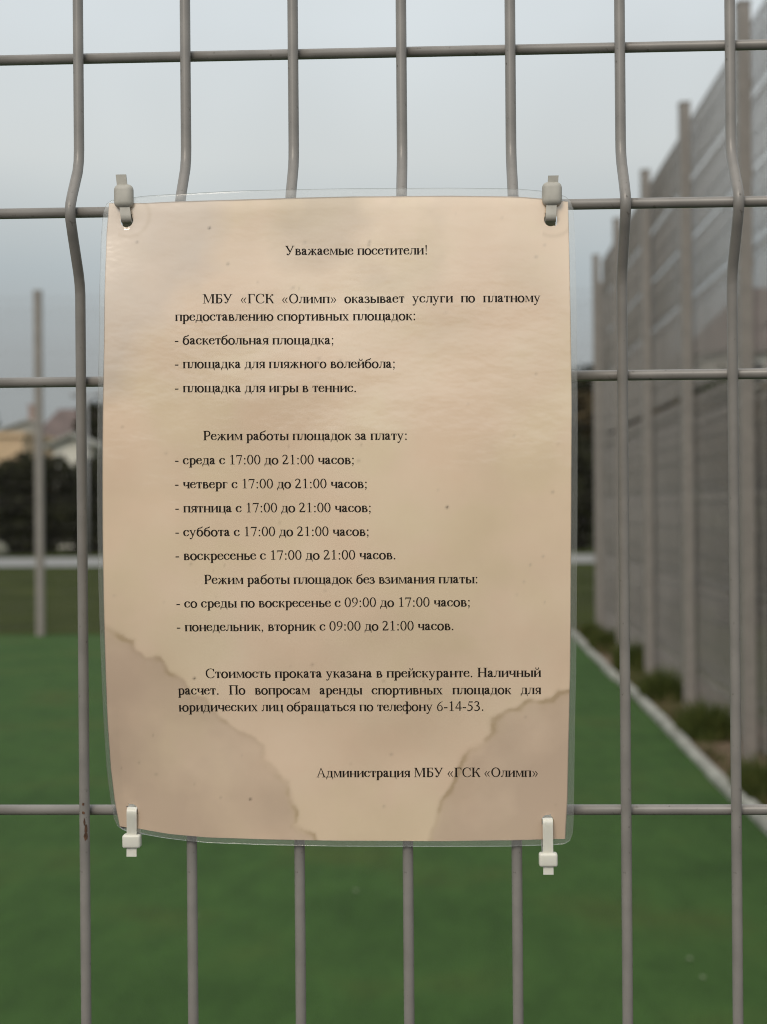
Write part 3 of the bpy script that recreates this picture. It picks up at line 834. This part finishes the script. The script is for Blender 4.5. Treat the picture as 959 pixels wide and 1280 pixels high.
STAIN_R = [(0.06109, 1.47159), (0.05036, 1.46944), (0.04678, 1.46578), (0.04032, 1.46433), (0.0342, 1.46362), (0.03168, 1.46142), (0.02664, 1.45996), (0.01942, 1.45629), (0.01867, 1.45), (0.01503, 1.44519), (0.00922, 1.44186), (0.00409, 1.43408), (0.00185, 1.42665), (-0.00332, 1.41846), (-0.00593, 1.41101), (-0.00972, 1.3961)]
STAIN_T = [(-0.09127, 1.69753), (-0.09413, 1.68666), (-0.09381, 1.67585), (-0.09854, 1.66514), (-0.0975, 1.65614), (-0.11303, 1.64739), (-0.11962, 1.63314), (-0.13123, 1.62612), (-0.13497, 1.61183), (-0.1405, 1.60114), (-0.15687, 1.59415)]
SPECK = [(-0.10497, 1.67783), (0.00033, 1.55189), (-0.11493, 1.47518), (-0.09088, 1.41887), (-0.13797, 1.6723), (-0.09676, 1.66151), (-0.03326, 1.67059), (-0.03363, 1.66916)]
LINES=[
("Уважаемые посетители!",-0.07112,1.66515,-0.00700,1.66445,0.00629),
("МБУ «ГСК «Олимп» оказывает услуги по платному",-0.10826,1.64398,0.04254,1.64252,0.00627),
("предоставлению спортивных площадок:",-0.12075,1.63627,-0.01267,1.63528,0.00627),
("- баскетбольная площадка;",-0.12102,1.62570,-0.04921,1.62496,0.00627),
("- площадка для пляжного волейбола;",-0.12112,1.61514,-0.02193,1.61411,0.00627),
("- площадка для игры в теннис.",-0.12122,1.60440,-0.03940,1.60357,0.00627),
("Режим работы площадок за плату:",-0.10866,1.58282,-0.01686,1.58203,0.00626),
("- среда с 17:00 до 21:00 часов;",-0.12160,1.57210,-0.04059,1.57150,0.00627),
("- четверг с 17:00 до 21:00 часов;",-0.12175,1.56138,-0.03491,1.56075,0.00628),
("- пятница с 17:00 до 21:00 часов;",-0.12175,1.55061,-0.03324,1.55003,0.00628),
("- суббота с 17:00 до 21:00 часов;",-0.12188,1.53987,-0.03432,1.53942,0.00629),
("- воскресенье с 17:00 до 21:00 часов.",-0.12203,1.52917,-0.02255,1.52884,0.00631),
("Режим работы площадок без взимания платы:",-0.10930,1.51825,0.01408,1.51783,0.00631),
("- со среды по воскресенье с 09:00 до 17:00 часов;",-0.12214,1.50764,0.01062,1.50743,0.00634),
("- понедельник, вторник с 09:00 до 21:00 часов.",-0.12228,1.49689,0.00310,1.49680,0.00638),
("Стоимость проката указана в прейскуранте. Наличный",-0.10988,1.47535,0.04192,1.47532,0.00644),
("расчет. По вопросам аренды спортивных площадок для",-0.12268,1.46771,0.04193,1.46745,0.00646),
("юридических лиц обращаться по телефону 6-14-53.",-0.12266,1.45991,0.01637,1.45988,0.00649),
("Администрация МБУ «ГСК «Олимп»",-0.06036,1.42913,0.04069,1.42921,0.00653),
]
def clamp(v): return min(1.0, max(0.0, v))
def sheet_y(X, Z):
    """how far the hanging sheet stands from the wires: out over the fold at the top, back to the wires at the bottom"""
    i = min(max(bisect.bisect(KZ, Z) - 1, 0), len(KZ) - 2)
    h = KZ[i + 1] - KZ[i]; t = clamp((Z - KZ[i]) / h)
    def sl(j):
        a, b = max(j - 1, 0), min(j + 1, len(KZ) - 1)
        return (KY[b] - KY[a]) / (KZ[b] - KZ[a])
    t2, t3 = t * t, t ** 3
    y = (2 * t3 - 3 * t2 + 1) * KY[i] + (t3 - 2 * t2 + t) * h * sl(i) + (-2 * t3 + 3 * t2) * KY[i + 1] + (t3 - t2) * h * sl(i + 1)
    ss = lambda v: clamp(v) ** 2 * (3 - 2 * clamp(v))
    y += .007 * clamp((-.121 - X) / .03) ** 2 * ss((1.480 - Z) / .083)
    top = ss((Z - 1.638) / .0575)
    y += .0042 * top * (ss((-.117 - X) / .045) + ss((X - .026) / .065))
    y += .0004 * math.sin(X * 41 + Z * 23) * math.sin(Z * 37 - X * 11) + .00012 * math.sin(X * 97 - Z * 61 + 1.3) * math.sin(Z * 83 + X * 29)     # slight waves in the film
    return y
def interp(pts, v, ax):
    P = sorted(pts, key=lambda q: q[ax]); o = 1 - ax
    if v <= P[0][ax]: return P[0][o]
    for a, b in zip(P, P[1:]):
        if v <= b[ax]:
            return a[o] + (b[o] - a[o]) * (v - a[ax]) / (b[ax] - a[ax])
    return P[-1][o]
def coons(Lf, Rt, Tp, Bt, nu, nv):
    """grid over four measured edges (left, right: x by z; top, bottom: z by x)"""
    tl, tr, bl, br = Lf[0], Rt[0], Lf[-1], Rt[-1]
    grid = np.zeros((nv + 1, nu + 1, 2))
    for j in range(nv + 1):
        v = j / nv
        zl = bl[1] + (tl[1] - bl[1]) * v; zr = br[1] + (tr[1] - br[1]) * v
        le = (interp(Lf, zl, 1), zl); re = (interp(Rt, zr, 1), zr)
        for i in range(nu + 1):
            u = i / nu
            xt = tl[0] + (tr[0] - tl[0]) * u; xb = bl[0] + (br[0] - bl[0]) * u
            te = (xt, interp(Tp, xt, 0)); be = (xb, interp(Bt, xb, 0))
            for a in (0, 1):
                c = (1 - u) * (1 - v) * bl[a] + u * (1 - v) * br[a] + (1 - u) * v * tl[a] + u * v * tr[a]
                grid[j, i, a] = (1 - u) * le[a] + u * re[a] + (1 - v) * be[a] + v * te[a] - c
    return grid

notice = empty('notice', (0, 0, 0))
tag(notice, 'water stained laminated paper notice in Cyrillic tied to the near wire fence', 'notice')

# paper: a fine grid whose stain attribute holds the dried water marks
PAPER = [(.34, (.705, .54, .38)), (.5, (.775, .60, .43)), (.66, (.82, .65, .475))]
NU, NV = 290, 410
grid = coons(PL, PR, PT, PB, NU, NV)
X_, Z_ = grid[..., 0].ravel(), grid[..., 1].ravel()
Y_ = np.array([sheet_y(a, b) for a, b in zip(X_, Z_)])
verts = np.stack([X_, Y_, Z_], 1)
cols = NU + 1
HR_ = [(.0029, .0031), (.0029, .0031), (.0027, .0026), (.0027, .0026)]
def in_hole(x, z):
    for (hx, hz), (a, b) in zip(HOLES, HR_):
        if ((x - hx) / a) ** 2 + ((z - hz) / b) ** 2 < 1: return True
    return False
# grid points next to a hole are drawn onto its rim so the punched edge is round
for k in range(len(verts)):
    for (hx, hz), (a, b) in zip(HOLES, HR_):
        dx, dz = (verts[k, 0] - hx) / a, (verts[k, 2] - hz) / b
        r = math.hypot(dx, dz)
        if 1.0 <= r < 1.31:
            verts[k, 0] = hx + dx / r * a; verts[k, 2] = hz + dz / r * b
faces = []
for j in range(NV):
    for i in range(NU):
        q = (j * cols + i, j * cols + i + 1, (j + 1) * cols + i + 1, (j + 1) * cols + i)
        if any(in_hole(X_[n], Z_[n]) for n in q): continue
        faces.append(q)
pme = bpy.data.meshes.new('paper')
pme.from_pydata([tuple(v) for v in verts], [], faces)

_r = np.random.RandomState(4)
def vnoise(x, z, s, seed):
    r_ = np.random.RandomState(seed); T = r_.rand(64, 64)
    gx, gz = x * s + 500.3, z * s + 300.7
    ix, iz = np.floor(gx).astype(int), np.floor(gz).astype(int)
    fx, fz = gx - ix, gz - iz; fx = fx * fx * (3 - 2 * fx); fz = fz * fz * (3 - 2 * fz)
    g_ = lambda a, b: T[a % 64, b % 64]
    return g_(ix, iz) * (1 - fx) * (1 - fz) + g_(ix + 1, iz) * fx * (1 - fz) + g_(ix, iz + 1) * (1 - fx) * fz + g_(ix + 1, iz + 1) * fx * fz
def fbm(x, z, s, seed, o=4):
    t = 0; a = .5
    for k in range(o):
        t = t + a * vnoise(x, z, s * 2 ** k, seed + k); a *= .5
    return t / (1 - .5 ** o)
def dist_line(x, z, pts):
    d = np.full(x.shape, 9.0)
    for (ax, az_), (bx, bz) in zip(pts, pts[1:]):
        ux, uz = bx - ax, bz - az_; l2 = ux * ux + uz * uz
        t = np.clip(((x - ax) * ux + (z - az_) * uz) / l2, 0, 1)
        d = np.minimum(d, np.hypot(x - ax - t * ux, z - az_ - t * uz))
    return d
def inside(x, z, poly):
    c = np.zeros(x.shape, bool)
    n = len(poly)
    for i in range(n):
        (x1, z1), (x2, z2) = poly[i], poly[(i + 1) % n]
        hit = ((z1 > z) != (z2 > z)) & (x < (x2 - x1) * (z - z1) / (z2 - z1 + 1e-12) + x1)
        c ^= hit
    return c
wx = X_ + .0036 * (fbm(X_, Z_, 130, 11, 4) - .5); wz = Z_ + .0036 * (fbm(X_, Z_, 130, 21, 4) - .5)
fill = np.zeros(X_.shape); rim = np.zeros(X_.shape)
for pts, corner, wob in ((STAIN_L, [(-.06, 1.38), (-.2, 1.38), (-.2, 1.502)], 31), (STAIN_R, [(-.0097, 1.38), (.09, 1.38), (.09, 1.4716)], 41)):
    ins = inside(wx, wz, pts + corner); d = dist_line(wx, wz, pts)
    sd = np.where(ins, d, -d)
    amp = np.clip((fbm(X_, Z_, 60, wob, 4) - .42) * 4.5, 0, 1)
    wid = .0009 + .006 * np.clip((fbm(X_, Z_, 38, wob + 5, 3) - .40) * 3.2, 0, 1)
    t_ = np.clip((sd + wid * .6) / (1.6 * wid), 0, 1); t_ = t_ * t_ * (3 - 2 * t_)
    fill = np.maximum(fill, t_ * (.62 + .38 * np.clip(sd / .05, 0, 1)))
    rim = np.maximum(rim, (.25 + .75 * amp) * np.exp(-((sd - .0008) / .0013) ** 2) + .32 * amp * np.where(ins, np.exp(-d / .006), 0))
blotch = fbm(X_, Z_, 34, 51, 5)
fill *= .55 + 1.1 * np.clip((blotch - .28) * 1.9, 0, 1)
dT = dist_line(wx, wz, STAIN_T); insT = inside(wx, wz, STAIN_T + [(-.2, 1.594), (-.2, 1.72), (-.091, 1.72)])
grey = np.where(insT, np.clip(dT / .012, 0, 1), 0) * (.6 + .4 * fbm(X_, Z_, 40, 61, 3))
blot = np.clip((fbm(X_, Z_, 24, 71, 5) - .52) * 4, 0, 1) * np.clip((Z_ - 1.625) / .03, 0, 1)
# yellowed rings around the upper holes and the lower edge
for (hx, hz) in HOLES[:2]:
    rr_ = np.hypot(X_ - hx - .001, Z_ - hz - .002)
    rim = np.maximum(rim, .35 * np.exp(-((rr_ - .0095) / .0010) ** 2) * (X_ > hx - .004))
speck = np.zeros(X_.shape)
for k, (sx, sz) in enumerate(SPECK):
    speck = np.maximum(speck, np.exp(-((X_ - sx) ** 2 + (Z_ - sz) ** 2) / (2 * (.00042 if k < 4 else .0005) ** 2)) * (1 if k < 4 else .5))
for k in range(70):
    sx, sz = _r.uniform(-.152, .054), _r.uniform(1.405, 1.685)
    speck = np.maximum(speck, _r.uniform(.10, .34) * np.exp(-(((X_ - sx) / _r.uniform(.4, 1.3)) ** 2 + (Z_ - sz) ** 2) / (2 * .0005 ** 2)))
ca = pme.color_attributes.new('stain', 'FLOAT_COLOR', 'POINT')
buf = np.stack([np.clip(fill, 0, 1), np.clip(rim, 0, 1), np.clip(grey, 0, 1), np.ones_like(fill)], 1).astype(np.float32)
ca.data.foreach_set('color', buf.ravel())
cb = pme.color_attributes.new('marks', 'FLOAT_COLOR', 'POINT')
buf = np.stack([np.clip(speck, 0, 1), np.clip(blot, 0, 1), np.zeros_like(fill), np.ones_like(fill)], 1).astype(np.float32)
cb.data.foreach_set('color', buf.ravel())

m, nt, b = mat_base('stained_laminated_paper', .55)
at = nt.nodes.new('ShaderNodeAttribute'); at.attribute_name = 'stain'
at2 = nt.nodes.new('ShaderNodeAttribute'); at2.attribute_name = 'marks'
s1 = nt.nodes.new('ShaderNodeSeparateColor'); nt.links.new(at.outputs['Color'], s1.inputs[0])
s2 = nt.nodes.new('ShaderNodeSeparateColor'); nt.links.new(at2.outputs['Color'], s2.inputs[0])
n1 = noise_node(nt, 14, 5); n2 = noise_node(nt, 900, 2)
base = ramp(nt, n1.outputs['Fac'], PAPER)
def over(prev, fac_socket, colour, k):
    mul = nt.nodes.new('ShaderNodeMath'); mul.operation = 'MULTIPLY'; mul.inputs[1].default_value = k
    nt.links.new(fac_socket, mul.inputs[0])
    x = nt.nodes.new('ShaderNodeMix'); x.data_type = 'RGBA'
    nt.links.new(mul.outputs[0], x.inputs['Factor']); nt.links.new(prev, x.inputs['A']); x.inputs['B'].default_value = (*colour, 1)
    return x.outputs['Result']
nh = noise_node(nt, 26, 5)                                        # yellowed and pinkish clouds in the aged paper
rh = ramp(nt, nh.outputs['Fac'], [(.36, (1.01, .985, .985)), (.5, (1, 1, 1)), (.64, (.98, 1.003, .965))])
mh = nt.nodes.new('ShaderNodeMix'); mh.data_type = 'RGBA'; mh.blend_type = 'MULTIPLY'; mh.inputs['Factor'].default_value = 1
nt.links.new(base.outputs[0], mh.inputs['A']); nt.links.new(rh.outputs[0], mh.inputs['B'])
c = over(mh.outputs['Result'], s2.outputs[1], (.54, .43, .31), .55)
c = over(c, s1.outputs[2], (.60, .50, .41), .75)
c = over(c, s1.outputs[0], (.55, .41, .30), .78)
c = over(c, s1.outputs[1], (.40, .285, .15), .66)
c = over(c, s2.outputs[0], (.08, .06, .04), .9)
nt.links.new(c, b.inputs['Base Color'])
b.inputs['Specular IOR Level'].default_value = .3
b.inputs['Coat Weight'].default_value = 1.0
b.inputs['Coat Roughness'].default_value = .16
b.inputs['Coat IOR'].default_value = 1.9
bp = nt.nodes.new('ShaderNodeBump'); bp.inputs['Strength'].default_value = .25; bp.inputs['Distance'].default_value = .004
nb = noise_node(nt, 22, 4, stretch=(1, 1, 1.8))
nt.links.new(nb.outputs['Fac'], bp.inputs['Height']); nt.links.new(bp.outputs[0], b.inputs['Coat Normal'])
paper = link('paper', pme, m, notice, True)

# printed lines of the notice, lying on the paper
def text_line(t, x0, z0, x1, z1, em):
    wide = sum(ADV[ch] for ch in t); nat = (x1 - x0) / wide * 1000; sc = .00628
    nsp = t.count(' ')
    justified = nat > sc * 1.035
    unit = sc / 1000 if justified else nat / 1000
    gap = ((x1 - x0) - (wide - 250 * nsp) * unit) / max(1, nsp)
    b_ = MB(); x = 0.0; tot = x1 - x0; kk = 0
    for ch in t:
        if ch == ' ': x += gap; continue
        for f in G[ch]:
            kk += 1
            pts = []
            for gx, gz in f:
                px = x0 + x + gx * unit; pz = z0 + (z1 - z0) * (x + gx * unit) / tot + gz * em / 1000
                pts.append((px, sheet_y(px, pz) - .00007 - (kk % 40) * 1e-6, pz))
            b_.face(pts)
        x += ADV[ch] * unit
    return b_.build('text_line', M['ink'], paper)
for row in LINES: text_line(*row)

# clear border of the laminating pouch: a thin ring round the paper, with a heat-sealed edge
fg_n = 60
def edge_loop(Lf, Rt, Tp, Bt, n):
    """closed loop of n points per side, starting bottom left, anticlockwise seen from the court entrance"""
    def run(P, n):
        P = [Vector(p) for p in P]; ls = [0]
        for a, c_ in zip(P, P[1:]): ls.append(ls[-1] + (c_ - a).length)
        out = []
        for i in range(n):
            s = ls[-1] * i / n; k = min(bisect.bisect(ls, s) - 1, len(P) - 2)
            out.append(P[k].lerp(P[k + 1], (s - ls[k]) / (ls[k + 1] - ls[k])))
        return out
    return run(Bt, n) + run(Rt[::-1], n) + run(Tp[::-1], n) + run(Lf, n)
inner = edge_loop(PL, PR, PT, PB, fg_n); outer = edge_loop(FL, FR, FT, FB, fg_n)
# round the corners of the pouch
def relax(loop, times):
    n = len(loop)
    for _ in range(times):
        loop = [loop[i] * .5 + (loop[i - 1] + loop[(i + 1) % n]) * .25 if min(i % fg_n, fg_n - i % fg_n) < 4 else loop[i] for i in range(n)]
    return loop
outer = relax(outer, 2)
fm = MB(); n = len(inner); TH = .00022
def P3(p, dy): return (p.x, sheet_y(p.x, p.y) + dy, p.y)
rim1 = [i_.lerp(o_, .80) for i_, o_ in zip(inner, outer)]
inn = [i_.lerp(o_, -.12) for i_, o_ in zip(inner, outer)]
for i in range(n):
    j = (i + 1) % n
    fm.face([P3(inn[i], -.00012), P3(inn[j], -.00012), P3(rim1[j], -.00012), P3(rim1[i], -.00012)][::-1])
    fm.face([P3(rim1[i], -.00012), P3(rim1[j], -.00012), P3(outer[j], -.0002), P3(outer[i], -.0002)][::-1])
    fm.face([P3(outer[i], -.0002), P3(outer[j], -.0002), P3(outer[j], .0002), P3(outer[i], .0002)][::-1])
    fm.face([P3(outer[i], .0002), P3(outer[j], .0002), P3(rim1[j], .00012), P3(rim1[i], .00012)][::-1])
    fm.face([P3(rim1[i], .00012), P3(rim1[j], .00012), P3(inner[j], .00012), P3(inner[i], .00012)][::-1])
m = bpy.data.materials.new('clear_film'); m.use_nodes = True; nt = m.node_tree; nt.nodes.clear()
o_ = nt.nodes.new('ShaderNodeOutputMaterial'); tr = nt.nodes.new('ShaderNodeBsdfTransparent'); gl = nt.nodes.new('ShaderNodeBsdfGlossy'); df = nt.nodes.new('ShaderNodeBsdfDiffuse')
tr.inputs[0].default_value = (.99, .99, .985, 1); gl.inputs['Roughness'].default_value = .08; df.inputs[0].default_value = (.8, .8, .76, 1)
fr = nt.nodes.new('ShaderNodeFresnel'); fr.inputs[0].default_value = 1.55
ma = nt.nodes.new('ShaderNodeMixShader'); mb_ = nt.nodes.new('ShaderNodeMixShader'); ma.inputs[0].default_value = .10
nt.links.new(tr.outputs[0], ma.inputs[1]); nt.links.new(df.outputs[0], ma.inputs[2])
nt.links.new(fr.outputs[0], mb_.inputs[0]); nt.links.new(ma.outputs[0], mb_.inputs[1]); nt.links.new(gl.outputs[0], mb_.inputs[2]); nt.links.new(mb_.outputs[0], o_.inputs[0])
fm.build('laminate_border', m, notice, True)

# ------------------------------------------------------------------ cable ties
def cable_tie(label, hole, head, up, wire_z, wire_y, tail_len, dx_tail=0.0):
    """a strap through the punched hole and round the horizontal wire; up: the head stands above the edge of the notice"""
    hx, hz = hole; kx, kz = head; s = 1 if up else -1
    fy = sheet_y(hx, hz); hy = sheet_y(kx, max(min(kz, 1.6895), 1.4015))
    NY = M['backlit_nylon'] if up else M['nylon']
    root = empty('cable_tie', (hx, fy, hz)); tag(root, label, 'cable tie', 'cable ties holding the notice')
    W2 = .0023; T2 = .00055
    # closed loop in the yz plane, as centre line: out of the hole, along the front, round the edge, behind the wire, back into the hole
    edge_z = kz - s * .004
    back = wire_y + .0036
    yf = min(fy, hy)
    path = [(hx, fy + .0012, hz - s * .0006), (hx, fy - .0010, hz - s * .0002), (hx, fy - .0018, hz + s * .0014), ((hx * .6 + kx * .4), (fy * .5 + hy * .5) - .0017, hz + (kz - hz) * .45), (kx, hy - .0016, kz - s * .003),
            (kx, hy - .0012, kz), (kx, hy + .0022, kz + s * .0006), (kx, back - .001, kz - s * .003), (hx, back + .0002, (hz + kz) / 2), (hx, back, wire_z if not up else hz + s * .004), (hx, back - .0012, hz - s * .0026), (hx, (back + fy) / 2, hz - s * .0026), (hx, fy + .0012, hz - s * .0006)]
    P = []
    for i in range(len(path) - 1):
        a, b2, c2, d2 = [Vector(path[min(max(q, 0), len(path) - 1)]) for q in (i - 1, i, i + 1, i + 2)]
        for k in range(5):
            t = k / 5
            P.append(.5 * (2 * b2 + (c2 - a) * t + (2 * a - 5 * b2 + 4 * c2 - d2) * t * t + (3 * b2 - a - 3 * c2 + d2) * t ** 3))
    def strap(P, w0, name, parent):
        b_ = MB(); rows = []
        for i, p in enumerate(P):
            d = (P[min(i + 1, len(P) - 1)] - P[max(i - 1, 0)]).normalized()
            nrm = Vector((1, 0, 0)).cross(d).normalized()
            sd = Vector((1, 0, 0))
            rows.append([p - sd * w0 - nrm * T2, p + sd * w0 - nrm * T2, p + sd * w0 + nrm * T2, p - sd * w0 + nrm * T2])
        for a_, c_ in zip(rows, rows[1:]):
            for k in range(4):
                b_.face([a_[k], a_[(k + 1) % 4], c_[(k + 1) % 4], c_[k]])
        b_.face(rows[0][::-1]); b_.face(rows[-1])
        o = b_.build(name, NY, parent)
        o.location = -Vector((hx, fy, hz))
        smoothed(o, 50)
        return o
    strap(P, W2, 'strap', root)
    # head: a rounded box standing in front of the strap
    bm = bmesh.new(); bmesh.ops.create_cube(bm, size=1)
    hw, hh, hd = (.0088, .0108, .0056) if up else (.0084, .0062, .0052)
    for v in bm.verts: v.co = Vector((v.co.x * hw, v.co.y * hd, v.co.z * hh))
    bmesh.ops.bevel(bm, geom=[e_ for e_ in bm.edges], offset=.0011 if not up else .0027, segments=5, profile=.5, affect='EDGES')
    # slot on the front where the tail leaves
    me = bpy.data.meshes.new('head'); bm.to_mesh(me); bm.free()
    h_ = link('head', me, NY, root, False, (kx - hx, hy - .0012 - fy, kz - hz))
    smoothed(h_, 45)
    t0 = Vector((kx + dx_tail * .3, hy - .0018, kz + s * .002)); t1 = Vector((kx + dx_tail, hy - .0022, kz + s * (hh / 2 + tail_len)))
    strap([t0, t0.lerp(t1, .5), t1], W2, 'tail', root)
    return root
W1Y, W3Y = APEX + .0046, .0046
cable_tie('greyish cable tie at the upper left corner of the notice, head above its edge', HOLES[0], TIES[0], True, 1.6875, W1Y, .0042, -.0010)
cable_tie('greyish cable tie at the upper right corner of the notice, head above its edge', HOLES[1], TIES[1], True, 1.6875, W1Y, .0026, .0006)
cable_tie('white cable tie at the lower left corner of the notice, squarish head hanging below', HOLES[2], TIES[2], False, 1.412, W3Y, .0040, 0.0)
cable_tie('white cable tie at the lower right corner of the notice, rounded head hanging below', HOLES[3], TIES[3], False, 1.412, W3Y, .0036, .0)
